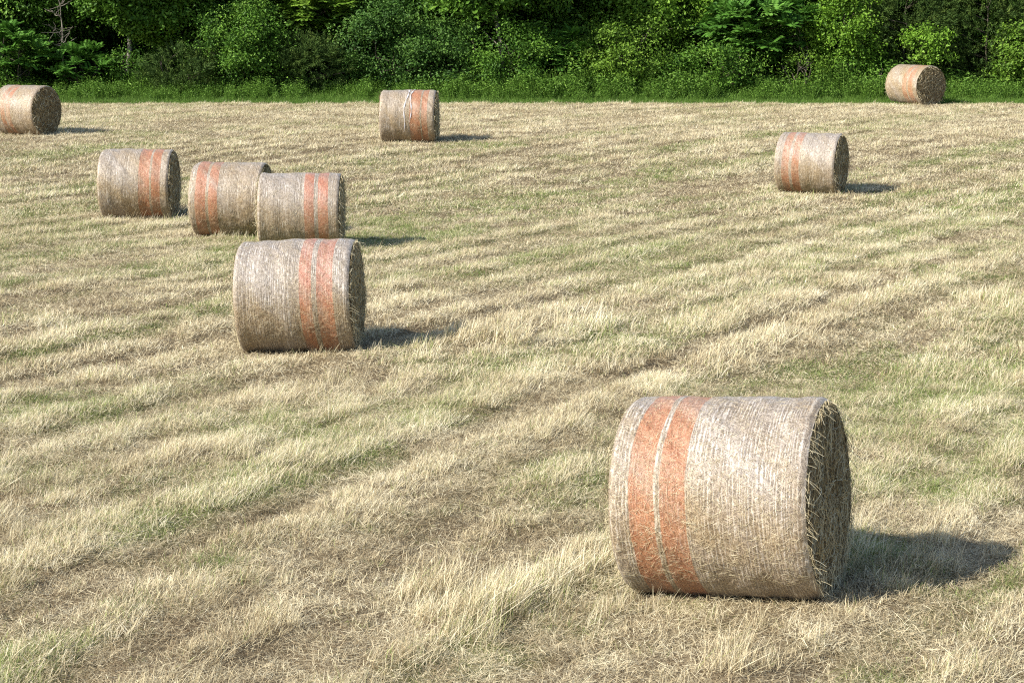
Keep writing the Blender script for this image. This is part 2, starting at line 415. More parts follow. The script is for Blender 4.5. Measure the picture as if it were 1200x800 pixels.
# ------------------------------------------------------------------ bales
def bale_wrap_mat():
    m, nt, b = new_mat('net_wrapped_hay', .42, .6); q = NB(nt)
    uv = q.n('ShaderNodeUVMap').outputs[0]
    jig = q.noise(q.mapping(uv, (6, 5, 1)), 1, 2)
    wob = q.noise(q.mapping(uv, (40, 9, 1)), 1, 2)
    sx = q.n('ShaderNodeSeparateXYZ'); q.l(uv, sx.inputs[0])
    # straws lying at several angles
    lay = []
    for a, sc in ((.35, (14, 130, 1)), (1.2, (16, 150, 1)), (-.5, (15, 120, 1)), (-1.15, (14, 140, 1))):
        lay.append(q.streak(uv, sc, a, a * 3))
    mx = q.math('MAXIMUM', q.math('MAXIMUM', lay[0], lay[1]), q.math('MAXIMUM', lay[2], lay[3]))
    hay = q.ramp(mx, [(.47, (.07, .045, .022)), (.58, (.25, .175, .095)), (.67, (.45, .345, .205)), (.78, (.68, .58, .40))])
    # grey weathering, with the net's whitish sheen painted in
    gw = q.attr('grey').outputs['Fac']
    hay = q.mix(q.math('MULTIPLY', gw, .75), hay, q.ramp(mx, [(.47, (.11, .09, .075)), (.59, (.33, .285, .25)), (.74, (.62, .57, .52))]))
    # net strands running round the bale
    ph = q.math('ADD', q.math('DIVIDE', sx.outputs[0], .028), q.math('ADD', q.math('MULTIPLY', wob, 1.3), q.math('MULTIPLY', q.noise(q.mapping(uv, (9, .15, 1)), 1, 2), 5.0)))
    fr = q.math('PINGPONG', ph, .5)
    ln = q.math('SUBTRACT', 1, q.math('DIVIDE', fr, .2), clamp=True)
    show = q.ramp(jig, [(.38, .12), (.62, 1)])
    ln = q.math('MULTIPLY', ln, show)
    net = q.mix(gw, (.70, .63, .52), (.76, .73, .70))  # whiter net where grey, painting in part of its highlight
    gap_shadow = q.mix(q.math('MULTIPLY', q.math('MULTIPLY', q.math('GREATER_THAN', fr, .36), show), .5), hay, (.10, .075, .05))  # dark lines paint the shadow between net strands
    c1 = q.mix(q.math('MULTIPLY', ln, .64), gap_shadow, net)
    # dyed bands
    sv = q.math('ADD', q.attr('stripe').outputs['Fac'], q.math('MULTIPLY', q.math('SUBTRACT', wob, .5), .35))
    sm = q.math('MULTIPLY', q.ramp(sv, [(.40, 0), (.60, 1)]), q.math('SUBTRACT', 1, q.attr('fade').outputs['Fac']))
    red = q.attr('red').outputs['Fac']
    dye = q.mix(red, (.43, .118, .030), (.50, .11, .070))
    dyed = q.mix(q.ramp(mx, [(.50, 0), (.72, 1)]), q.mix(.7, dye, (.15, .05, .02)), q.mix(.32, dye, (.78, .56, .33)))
    c2 = q.mix(q.math('MULTIPLY', sm, .86), c1, dyed)
    q.l(c2, b.inputs['Base Color'])
    h = q.math('ADD', mx, q.math('MULTIPLY', ln, .22))
    q.bump(h, .8, .012, b)
    b.inputs['Sheen Weight'].default_value = .1
    return m
def bale_end_mat():
    m, nt, b = new_mat('hay_end', .9, .1); q = NB(nt)
    uv = q.n('ShaderNodeUVMap').outputs[0]      # (turns/angle*r, radius)
    lay = [q.streak(uv, sc, a, a * 3, 3, .6, .3) for a, sc in ((.1, (9, 90, 1)), (.5, (12, 110, 1)), (-.5, (10, 90, 1)))]
    mx = q.math('MAXIMUM', q.math('MAXIMUM', lay[0], lay[1]), lay[2])
    hay = q.ramp(mx, [(.45, (.035, .025, .013)), (.56, (.18, .13, .07)), (.67, (.38, .30, .17)), (.8, (.62, .54, .36))])
    q.l(hay, b.inputs['Base Color']); q.bump(mx, 1, .03, b)
    return m
M_wrap, M_end = bale_wrap_mat(), bale_end_mat()
M_strand = leaf_mat('loose_hay', [(0, (.20, .14, .075)), (.35, (.45, .37, .22)), (.7, (.66, .58, .38)), (1, (.82, .76, .56))], .2)
M_net = new_mat('torn_net', .5, .4)[0]; M_net.node_tree.nodes['Principled BSDF'].inputs['Base Color'].default_value = (.47, .45, .46, 1)

def noise_cyl(th, u, f, seed, R):
    # periodic in theta: sample on circle
    return fbm(np.cos(th) * f * R + 50 + u * f * .7, np.sin(th) * f * R + 50 + u * f, 3, seed)

def ribbons(n, fn, ln, wd, seed, a_mean=None, a_sd=3, segs=4, curl=.5, lift=.006):
    """straw ribbons laid in a (u,v) sheet by fn(u,v,h)->xyz ; u0,v0 given by caller through seed rng"""
    r = np.random.default_rng(seed)
    u, v = fn('seed', r, n)
    a = r.normal(a_mean if a_mean is not None else 0, a_sd, n)
    L = r.uniform(*ln, n) ; W = wd * r.uniform(.6, 1.3, n)
    cu = r.normal(0, curl, n); ph = r.random(n) * .8
    pts = []
    for k in range(segs + 1):
        wk = W * (1 - .45 * abs(k / segs * 2 - 1))
        h = lift * (.5 + 2.2 * r.random(n) * np.sin(math.pi * np.clip(k / segs + .1, 0, 1)) * (ph > .55)) + .002 * r.random(n)
        du, dv = -np.sin(a) * wk / 2, np.cos(a) * wk / 2
        pts.append(fn(u - du, v - dv, h)); pts.append(fn(u + du, v + dv, h + W * .4))
        u = u + np.cos(a) * L / segs; v = v + np.sin(a) * L / segs; a = a + cu / segs + r.normal(0, .12, n)
    V = np.stack(pts, 1); k2 = 2 * (segs + 1)
    f0 = np.array([[2 * k, 2 * k + 1, 2 * k + 3, 2 * k + 2] for k in range(segs)])
    Fc = (np.arange(n)[:, None, None] * k2 + f0[None]).reshape(-1, 4)
    return V.reshape(-1, 3), Fc, np.repeat(np.clip(r.normal(.55, .25, n), 0, 1), k2), np.repeat(r.random(n), k2)

def join(parts):
    Vs, Fs, A, o = [], [], [], 0
    for (V, Fc, a, *_) in parts:
        Vs.append(V); Fs.append(Fc + o); A.append(a); o += len(V)
    return np.concatenate(Vs), np.concatenate(Fs), np.concatenate(A)

def make_bale(key, label, bands, red, q_, tilt=0, greyness=.5, ns=(2500, 900)):
    fade0 = dict(A=.13, B=.15, C=.18, D=.2, E=.22, F=.25, G=.3, H=.42, I=.45)[key]
    bx, by, L, R, yaw = BALES[key]
    seed = ord(key)
    zg = float(gz(by))
    root = empty('round_hay_bale', (bx, by, zg), -R_(yaw))
    root.rotation_euler = (0, R_(tilt), -R_(yaw))
    tag(root, label, 'hay bale', 'round net-wrapped hay bales left on the mown field')
    zc = R - .035
    nu, nv = (150, 288) if q_ > 1 else (110, 180)
    e = np.linspace(0, 1, nu); uu = (e - .5) * L
    th = np.arange(nv) / nv * 2 * math.pi
    U, T = np.meshgrid(uu, th, indexing='ij')
    edge = np.minimum(U + L / 2, L / 2 - U)
    def rad(U, T):
        edge = np.clip(np.minimum(U + L / 2, L / 2 - U), 0, 9)
        r = R - .028 * (1 - np.clip(edge / .06, 0, 1)) ** 2 * 1.0
        r = r + .042 * (noise_cyl(T, U, 2.2, seed, R) - .5) + .012 * (noise_cyl(T, U, 9, seed + 1, R) - .5) + .004 * np.sin(U * 19 + seed)
        return r
    def pos(U, T, h=0):
        r = rad(U, T) + h
        z = np.sin(T) * r; y = np.cos(T) * r
        z = np.where(z < -R + .045, -R + .045 + (z + R - .045) * .3, z)
        return np.stack([U, y, z + zc], -1)
    r_ = rad(U, T) + .010 * (vnoise(U * 38 + 9, T * 28) - .5)
    V = pos(U, T, .006 * (vnoise(U * 38 + 9, T * 28) - .5)).reshape(-1, 3)
    fr = U / L + .5
    wv = .008 * np.sin(T * 2 + seed) + .012 * (noise_cyl(T, U * 0, 3, seed + 5, R) - .5)
    stripe = np.zeros_like(U)
    for a, b_ in bands:
        stripe = np.maximum(stripe, np.clip(.5 + (np.minimum(fr + wv - a, b_ - fr - wv)) * L / .03, 0, 1))
    up = np.sin(T)
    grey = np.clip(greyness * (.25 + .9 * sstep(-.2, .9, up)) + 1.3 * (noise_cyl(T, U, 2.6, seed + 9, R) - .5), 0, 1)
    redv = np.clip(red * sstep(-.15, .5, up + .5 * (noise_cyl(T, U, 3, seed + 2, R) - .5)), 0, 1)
    fadev = np.clip(fade0 + 1.2 * (noise_cyl(T, U, 5, seed + 12, R) - .5), 0, .9)
    uv = np.stack([U + 3 * seed, T * R], -1).reshape(-1, 2)
    Fq = grid_faces(nu, nv, True)[:, ::-1]
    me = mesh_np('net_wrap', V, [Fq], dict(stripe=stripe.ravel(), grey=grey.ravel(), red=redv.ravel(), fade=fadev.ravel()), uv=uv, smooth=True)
    # uv seam: v of the last column wraps
    l = me.uv_layers[0].data; a = np.zeros(len(l) * 2, np.float32); l.foreach_get('uv', a); a = a.reshape(-1, 4, 2)
    span = a[:, :, 1].max(1) - a[:, :, 1].min(1)
    bad = span > 2; a[bad, :, 1] = np.where(a[bad, :, 1] < 1, a[bad, :, 1] + 2 * math.pi * R, a[bad, :, 1]); l.foreach_set('uv', a.ravel())
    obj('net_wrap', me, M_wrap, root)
    # end faces
    for sgn in (-1, 1):
        nr, na = 46, 200
        rr = np.linspace(.003, 1, nr); aa = np.arange(na) / na * 2 * math.pi
        A_, Rr = np.meshgrid(aa, rr, indexing='xy')
        rim = rad(np.full_like(A_, sgn * (L / 2)), A_) - .004
        rad2 = Rr * rim
        spir = np.sin(rad2 * 75 - A_ * 1.0 * sgn + 4 * fbm(np.cos(A_) * rad2 * 4 + 9, np.sin(A_) * rad2 * 4 + 9, 2, seed))
        dep = .07 * (fbm(np.cos(A_) * rad2 * 7 + 30, np.sin(A_) * rad2 * 7 + 30, 3, seed + 3) - .5) + .008 * spir + .02 * (1 - Rr ** 2) - .012
        Xe = sgn * (L / 2 + dep * np.clip((1 - Rr) * 12, 0, 1) - .006)
        z = np.sin(A_) * rad2; z = np.where(z < -R + .045, -R + .045 + (z + R - .045) * .3, z)
        V = np.stack([Xe, np.cos(A_) * rad2, z + zc], -1).reshape(-1, 3)
        Fq = grid_faces(nr, na, True)
        if sgn > 0: Fq = Fq[:, ::-1]
        uvE = np.stack([A_ * .35, rad2 - A_ * .006], -1).reshape(-1, 2)
        obj('hay_end', mesh_np('hay_end', V, [Fq], uv=uvE, smooth=True), M_end, root)
    # loose straw over the wrap, over the ends, and hanging at the rims
    wdt = .0032 if q_ > 1 else .0045 if q_ == 1 else .007
    def f_cyl(u, v, h):
        if isinstance(u, str): return v.uniform(-L / 2 + .01, L / 2 - .06, h), v.uniform(-.9, 3.9, h) * R
        u = np.clip(u, -L / 2 - .02, L / 2 + .02)
        return pos(u, v / R, np.asarray(h) + .003)
    P1 = ribbons(ns[0], f_cyl, (.02, .075), wdt * .52, seed * 3, .5, 1.3, 4, .35, .0015)
    parts = [(P1[0], P1[1], np.clip(P1[2] * 1.3 - .28, 0, .85))]
    for sgn in (-1, 1):
        def f_end(u, v, h):
            if isinstance(u, str):
                a = v.uniform(0, 6.283, h); r = (R - .08) * np.sqrt(v.random(h)); return r * np.cos(a), r * np.sin(a)
            rr = np.hypot(u, v); k = np.where(rr > R - .01, (R - .01) / np.maximum(rr, 1e-6), 1)
            return np.stack([sgn * (L / 2 + .006 + np.asarray(h) * 2.2) + 0 * u, u * k, v * k + zc + .0], -1)
        ee = ribbons(ns[1], f_end, (.06, .30), wdt * 1.15, seed * 5 + sgn, 0, 3, 5, 1.1, .011)
        parts.append((ee[0], ee[1], ee[2] * .8))
        # rim straws, standing out a little
        r = np.random.default_rng(seed * 7 + sgn); n = ns[1] // 2
        a = r.uniform(0, 6.283, n); base = np.stack([np.full(n, sgn * (L / 2 - .02)), np.cos(a) * (R - .03), np.sin(a) * (R - .03) + zc], -1)
        d = np.stack([sgn * r.uniform(.2, 1, n), np.cos(a) * r.uniform(-.6, .35, n), np.sin(a) * r.uniform(-.6, .3, n) - .45], -1) + r.normal(0, .3, (n, 3))
        d /= np.linalg.norm(d, axis=1)[:, None]; Ln = .03 + .16 * r.random(n) ** 2.2
        sd_ = np.cross(d, r.normal(0, 1, (n, 3))); sd_ /= np.linalg.norm(sd_, axis=1)[:, None]
        pts = []; p = base.copy()
        for k in range(4):
            pts += [p - sd_ * wdt * .36, p + sd_ * wdt * .36]
            p = p + d * (Ln / 3)[:, None]; d = d + np.array([0, 0, -.22]); d /= np.linalg.norm(d, axis=1)[:, None]
        V = np.stack(pts, 1); V[:, :, 2] = np.maximum(V[:, :, 2], .005)
        f0 = np.array([[2 * k, 2 * k + 1, 2 * k + 3, 2 * k + 2] for k in range(3)])
        Fc = (np.arange(n)[:, None, None] * 8 + f0[None]).reshape(-1, 4)
        parts.append((V.reshape(-1, 3), Fc, np.repeat(np.clip(r.normal(.6, .2, n), 0, 1), 8)))
    V, Fc, A = join(parts)
    s = obj('loose_straw', mesh_np('loose_straw', V, [Fc], dict(rnd=A)), M_strand, root); s['kind'] = 'stuff'
    return root, pos, L, R

make_bale('A', 'large foreground round hay bale with two orange bands near its left end', [(.115, .245), (.275, .405)], 0, 2, -4.46, .62, (9000, 1100))
make_bale('B', 'hay bale with reddish twin bands near its right end, frontmost of the left cluster', [(.575, .68), (.725, .865)], 1, 2, -2.0, .8, (6500, 700))
make_bale('C', 'hay bale with pinkish twin bands directly behind the cluster\'s frontmost bale', [(.575, .695), (.745, .87)], .9, 1, 0, .65, (2200, 600))
make_bale('D', 'hay bale banded at its left end, its right end hidden by another bale', [(.09, .24), (.28, .41)], .45, 1, 0, .4, (2200, 600))
make_bale('E', 'leftmost of the four grouped hay bales, orange band near its right end', [(.58, .735), (.765, .885)], .25, 1, 0, .45, (2200, 600))
make_bale('F', 'lone round hay bale right of centre in mid field with a shadow at its right', [(.13, .25), (.3, .42)], .35, 1, 0, .6, (1800, 500))
gb, gpos, gL, gR = make_bale('G', 'far hay bale near the middle with pale torn net wisps beside its orange band', [(.56, .75), (.78, .88)], .1, 0, 0, .45, (1200, 300))
make_bale('H', 'hay bale cut by the left edge, dark swirled end facing right', [(.22, .32), (.36, .46)], .3, 0, 0, .25, (1200, 400))
make_bale('I', 'farthest round hay bale close to the trees at right, round end turned to the viewer', [(.55, .68), (.73, .88)], .15, 0, 0, .2, (1200, 500))
# torn net wisps on the far middle bale
tt = np.linspace(0, 1, 40)
for k, (u0, u1, a0, a1) in enumerate([(.02, -.10, 1.75, 3.7), (.14, .10, 1.5, 3.3)]):
    u = u0 + (u1 - u0) * tt + .03 * np.sin(tt * 9 + k); T = a0 + (a1 - a0) * tt
    wv = .022 * (1 - .5 * tt) * (.7 + .5 * np.sin(tt * 31))
    V = np.concatenate([gpos(u - wv, T, .012), gpos(u + wv, T, .014)])
    i = np.arange(39); Fq = np.stack([i, i + 1, i + 41, i + 40], -1)
    obj('torn_net', mesh_np('torn_net', V, [Fq]), M_net, gb)

# ------------------------------------------------------------------ plants at the edge of the wood
G = lambda y: float(gz(y))
def px2x(px, y): return (px - 600) / 2333 * (y * math.cos(R_(9.73)) + (Z0 - G(y)) * math.sin(R_(9.73)))

def leaf_palette(name, dark, mid, light, trans=.25, rough=.5):
    return leaf_mat(name, [(0, dark), (.5, mid), (1, light)], trans, rough, .15)
M_l = {
    'dark': leaf_palette('leaf_dark', (0.030, 0.073, 0.012), (0.056, 0.123, 0.018), (0.105, 0.199, 0.029)),
    'mid': leaf_palette('leaf_mid', (0.042, 0.103, 0.014), (0.094, 0.205, 0.023), (0.175, 0.316, 0.047)),
    'bright': leaf_palette('leaf_bright', (0.070, 0.152, 0.014), (0.152, 0.292, 0.026), (0.246, 0.409, 0.058)),
    'dull': leaf_palette('leaf_dull', (0.033, 0.082, 0.016), (0.068, 0.152, 0.026), (0.129, 0.240, 0.047)),
    'cedar': leaf_palette('cedar_needles', (0.028, 0.058, 0.012), (0.058, 0.105, 0.021), (0.117, 0.170, 0.035), .1, .7),
    'olive': leaf_palette('leaf_olive', (0.058, 0.117, 0.014), (0.117, 0.222, 0.023), (0.211, 0.339, 0.047)),
    'sumac': leaf_palette('leaf_sumac', (0.047, 0.123, 0.019), (0.088, 0.216, 0.030), (0.164, 0.328, 0.058)),
    'weed': leaf_palette('weed_leaf', (0.053, 0.117, 0.016), (0.111, 0.222, 0.030), (0.199, 0.339, 0.058)),
}
def bark(name, c1, c2):
    m, nt, b = new_mat(name, .9, .1); q = NB(nt)
    tc = q.n('ShaderNodeTexCoord').outputs['Object']
    n = q.noise(q.mapping(tc, (14, 14, 3)), 1, 4, .6)
    q.l(q.ramp(n, [(.35, c1), (.65, c2)]), b.inputs['Base Color']); q.bump(n, .8, .03, b); return m
M_bark = bark('bark', (.05, .04, .03), (.13, .11, .085))
M_pale = bark('pale_bark', (.13, .11, .09), (.36, .33, .28))
M_dead = bark('dead_wood', (.14, .12, .10), (.30, .27, .23))

def leaves_np(P, N, size, asp=.5, seed=0, fold=.25, rnd=None):
    """rhombic folded leaves at P with facing N (unit); two triangles on each side of the fold"""
    r = np.random.default_rng(seed); n = len(P)
    t = np.cross(N, r.normal(0, 1, (n, 3))); t /= np.linalg.norm(t, axis=1)[:, None] + 1e-9
    s = np.cross(N, t); L = (size * r.uniform(.65, 1.3, n))[:, None]; W = L * asp
    a = P - t * L * .5; c = P + t * L * .5 - N * L * .12
    bq = P + s * W * .5 + N * L * fold * .4 - t * L * .08; d = P - s * W * .5 + N * L * fold * .4 - t * L * .08
    V = np.stack([a, bq, c, d], 1).reshape(-1, 3)
    i = np.arange(n)[:, None] * 4
    Fc = np.concatenate([i + np.array([[0, 1, 2]]), i + np.array([[0, 2, 3]])])
    rr = rnd if rnd is not None else r.random(n)
    return V, Fc, np.repeat(rr, 4)

def unit(v): return v / (np.linalg.norm(v, axis=-1, keepdims=True) + 1e-9)

def tube(path, r0, r1, n=7, r=None):
    path = np.asarray(path, float); k = len(path); rr = np.linspace(r0, r1, k) if r is None else np.asarray(r)
    tan = unit(np.gradient(path, axis=0)); up = np.array([.3, .9, .1])
    a = unit(np.cross(tan, up)); b_ = np.cross(tan, a)
    th = np.arange(n) / n * 2 * math.pi
    V = path[:, None] + rr[:, None, None] * (np.cos(th)[None, :, None] * a[:, None] + np.sin(th)[None, :, None] * b_[:, None])
    return V.reshape(-1, 3), grid_faces(k, n, True)

def wood_mesh(segs, name='trunk'):
    Vs, Fs, o = [], [], 0
    for (V, Fc) in segs: Vs.append(V); Fs.append(Fc + o); o += len(V)
    return mesh_np(name, np.concatenate(Vs), [np.concatenate(Fs)], smooth=True)

def wander(p0, p1, n, amp, r):
    t = np.linspace(0, 1, n)[:, None]; p = np.asarray(p0) * (1 - t) + np.asarray(p1) * t
    w_ = np.cumsum(r.normal(0, amp, (n, 3)), 0); w_ -= w_[0]; return p + w_ * np.array([1, 1, .3])

def blob_leaves(c, rad, n, size, seed, asp=.55, shell=.55):
    """leaves around twig clusters filling an ellipsoidal volume with uneven outline"""
    r = np.random.default_rng(seed)
    nc = max(12, n // 62)
    d = unit(r.normal(0, 1, (nc, 3))); rr = shell + (1.08 - shell) * r.random(nc) ** .6
    # lobed outline
    lob = 1 + .22 * np.sin(d[:, 0] * 5 + seed) * np.cos(d[:, 2] * 6 + seed * 2) + .12 * np.sin(d[:, 1] * 11 + seed)
    cc = c + d * (rr * lob)[:, None] * rad
    out = unit(d / np.asarray(rad) * np.mean(rad))
    m_ = n // nc
    sp = .15 * np.mean(rad) ** .5 + .07
    P = cc[:, None] + r.normal(0, 1, (nc, m_, 3)) * sp * np.array([1, 1, .75])
    N = unit(out[:, None] * .5 + r.normal(0, .65, (nc, m_, 3)) + np.array([0, -.15, .55]))
    cl = np.clip(r.normal(.42, .3, nc), 0, 1)
    rnd = np.clip(cl[:, None] + r.normal(0, .16, (nc, m_)), 0, 1)
    return leaves_np(P.reshape(-1, 3), N.reshape(-1, 3), size, asp, seed + 1, rnd=rnd.ravel()), cc

def frond_leaves(tips, dirs, nf, fl, leaf, seed, droop=.5):
    """pinnate fronds radiating from branch tips"""
    r = np.random.default_rng(seed); PP, TT, NN, RR = [], [], [], []
    pairs = 9
    for t, d in zip(tips, dirs):
        base = np.clip(r.normal(.5, .2), 0, 1)
        for k in range(nf):
            a = k / nf * 2 * math.pi + r.normal(0, .3)
            v = unit(np.array([math.cos(a), math.sin(a), r.uniform(0, 1.5)]) + np.asarray(d) * .5)
            p = np.array(t, float); L = fl * r.uniform(.7, 1.15)
            br = np.clip(base + r.normal(0, .12), 0, 1)
            for j in range(pairs):
                sd_ = unit(np.cross(v, [0, 0, 1.]) + 1e-6); up = np.cross(sd_, v)
                sc = leaf * (1 - .55 * abs(j / pairs - .4))
                for sg in (-1, 1):
                    ax = unit(sd_ * sg + v * .45 + np.array([0, 0, -.35]))
                    PP.append(p + ax * sc * .55); TT.append(ax * sc); NN.append(unit(up + r.normal(0, .2, 3))); RR.append(br)
                p = p + v * L / pairs; v = unit(v + np.array([0, 0, -droop * 2 / pairs]))
    P, T, N = np.array(PP), np.array(TT), np.array(NN); n = len(P)
    S = unit(np.cross(N, T)) * np.linalg.norm(T, axis=1)[:, None] * .25
    V = np.stack([P - T * .5, P + S, P + T * .5, P - S], 1).reshape(-1, 3)
    i = np.arange(n)[:, None] * 4
    Fc = np.concatenate([i + np.array([[0, 1, 2]]), i + np.array([[0, 2, 3]])])
    return V, Fc, np.repeat(np.clip(np.array(RR) + r.normal(0, .08, n), 0, 1), 4)

def cedar_leaves(c, rad, n, seed):
    """short dense sprays: upward and outward pointing slivers in bunches"""
    r = np.random.default_rng(seed); nc = n // 26
    d = unit(r.normal(0, 1, (nc, 3))); rr = .45 + .6 * r.random(nc) ** .7
    lob = 1 + .25 * np.sin(d[:, 0] * 6 + seed) * np.cos(d[:, 2] * 5)
    cc = c + d * (rr * lob)[:, None] * rad
    ax = unit(d * np.array([1, 1, .5]) + np.array([0, 0, .45]) + r.normal(0, .35, (nc, 3)))
    m_ = 26
    tpos = r.random((nc, m_, 1)) * .34
    P = cc[:, None] + ax[:, None] * tpos + r.normal(0, .035, (nc, m_, 3))
    T = unit(ax[:, None] + r.normal(0, .55, (nc, m_, 3))) * r.uniform(.06, .13, (nc, m_, 1))
    P = P.reshape(-1, 3); T = T.reshape(-1, 3)
    S = unit(np.cross(T, r.normal(0, 1, T.shape))) * .014
    V = np.stack([P - S, P + S, P + T + S * .4, P + T - S * .4], 1).reshape(-1, 3)
    Fc = np.arange(len(P))[:, None] * 4 + np.array([[0, 1, 2, 3]])
    cl = np.clip(r.normal(.45, .22, nc), 0, 1)
    return (V, Fc, np.repeat(np.clip(np.repeat(cl, m_) + r.normal(0, .12, len(P)), 0, 1), 4)), cc

def leafobj(name, data, mat, parent):
    V, Fc, A = data[0], data[1], data[2]
    return obj(name, mesh_np(name, V, [Fc], dict(rnd=A)), mat, parent)

def plant(kind, name, px, y, wd, z0, z1, pal, label, cat, seed, group, bark_m=None, leaf=.11, dens=1.0, depth=None, trunk_r=.05):
    """one shrub or tree; wd width, crown between heights z0 and z1 above its foot"""
    r = np.random.default_rng(seed)
    x = px2x(px, y); root = empty(name, (x, y, G(y) - .03)); tag(root, label, cat, group)
    depth = depth or wd * .8
    c = np.array([0, 0, (z0 + z1) / 2]); rad = np.array([wd / 2, depth / 2, (z1 - z0) / 2])
    area = wd * (z1 - z0)
    segs = []
    tops = []
    nst = 1 if cat == 'tree' else 4
    for k in range(nst):
        tx_, ty_ = (r.normal(0, .12 * wd), r.normal(0, .1 * wd)) if nst > 1 else (r.normal(0, .1), 0)
        b0 = np.array([tx_ * .4, ty_ * .4, z0 if cat == 'vine' else 0]); top = np.array([tx_ * 2, ty_ * 2, z0 + (z1 - z0) * .75])
        p = wander(b0, top, 9, .03 * wd ** .5, r); segs.append(tube(p, trunk_r * (1 if nst == 1 else .5), trunk_r * .2)); tops.append(p)
    if kind == 'broad':
        nl = max(2, int(area * .7)); parts = []; n_tot = int(area * 620 * dens)
        data, cc = blob_leaves(c, rad, n_tot, leaf, seed)
        parts.append(data)
        for k in range(nl + 3):      # projecting lobes
            d = unit(r.normal(0, 1, 3) + np.array([0, -.3, .2])); c2 = c + d * rad * r.uniform(.75, 1.0)
            c2[2] = max(c2[2], z0 + .25)
            dd, _ = blob_leaves(c2, rad * r.uniform(.22, .38), int(n_tot * .10), leaf * r.uniform(.9, 1.15), seed + 31 + k, shell=.2)
            parts.append(dd)
        data = join(parts)
    elif kind == 'cedar':
        parts = []
        data, cc = cedar_leaves(c, rad, int(area * 2000 * dens), seed); parts.append(data)
        for k in range(5):
            d = unit(r.normal(0, 1, 3) + np.array([0, -.4, .1])); c2 = c + d * rad * r.uniform(.7, .95)
            parts.append(cedar_leaves(c2, rad * r.uniform(.25, .4), int(area * 220), seed + 41 + k)[0])
        data = join(parts)
    elif kind == 'frond':
        nt_ = max(10, int(area * 6.5 * dens))
        d = unit(r.normal(0, 1, (nt_, 3)) + np.array([0, -.35, .25])); rr = .35 + .65 * r.random(nt_) ** .6
        cc = c + d * rr[:, None] * rad
        data = frond_leaves(cc, d, 9, leaf * 3.2, leaf * 1.15, seed, .3)
    if kind != 'cedar' or True:
        sel = r.choice(len(cc), min(len(cc), 14), replace=False)
        for k in sel:
            tp = tops[r.integers(0, nst)]; h = np.clip((cc[k][2] - .35) / max(tp[-1][2], .1), .15, .95)
            p0 = tp[int(h * 8)]
            segs.append(tube(wander(p0, cc[k], 6, .03, r), trunk_r * .35, trunk_r * .08, 5))
    leafobj('crown', data, M_l[pal], root)
    obj('trunk' if cat == 'tree' else 'stems', wood_mesh(segs), bark_m or M_bark, root)
    return root

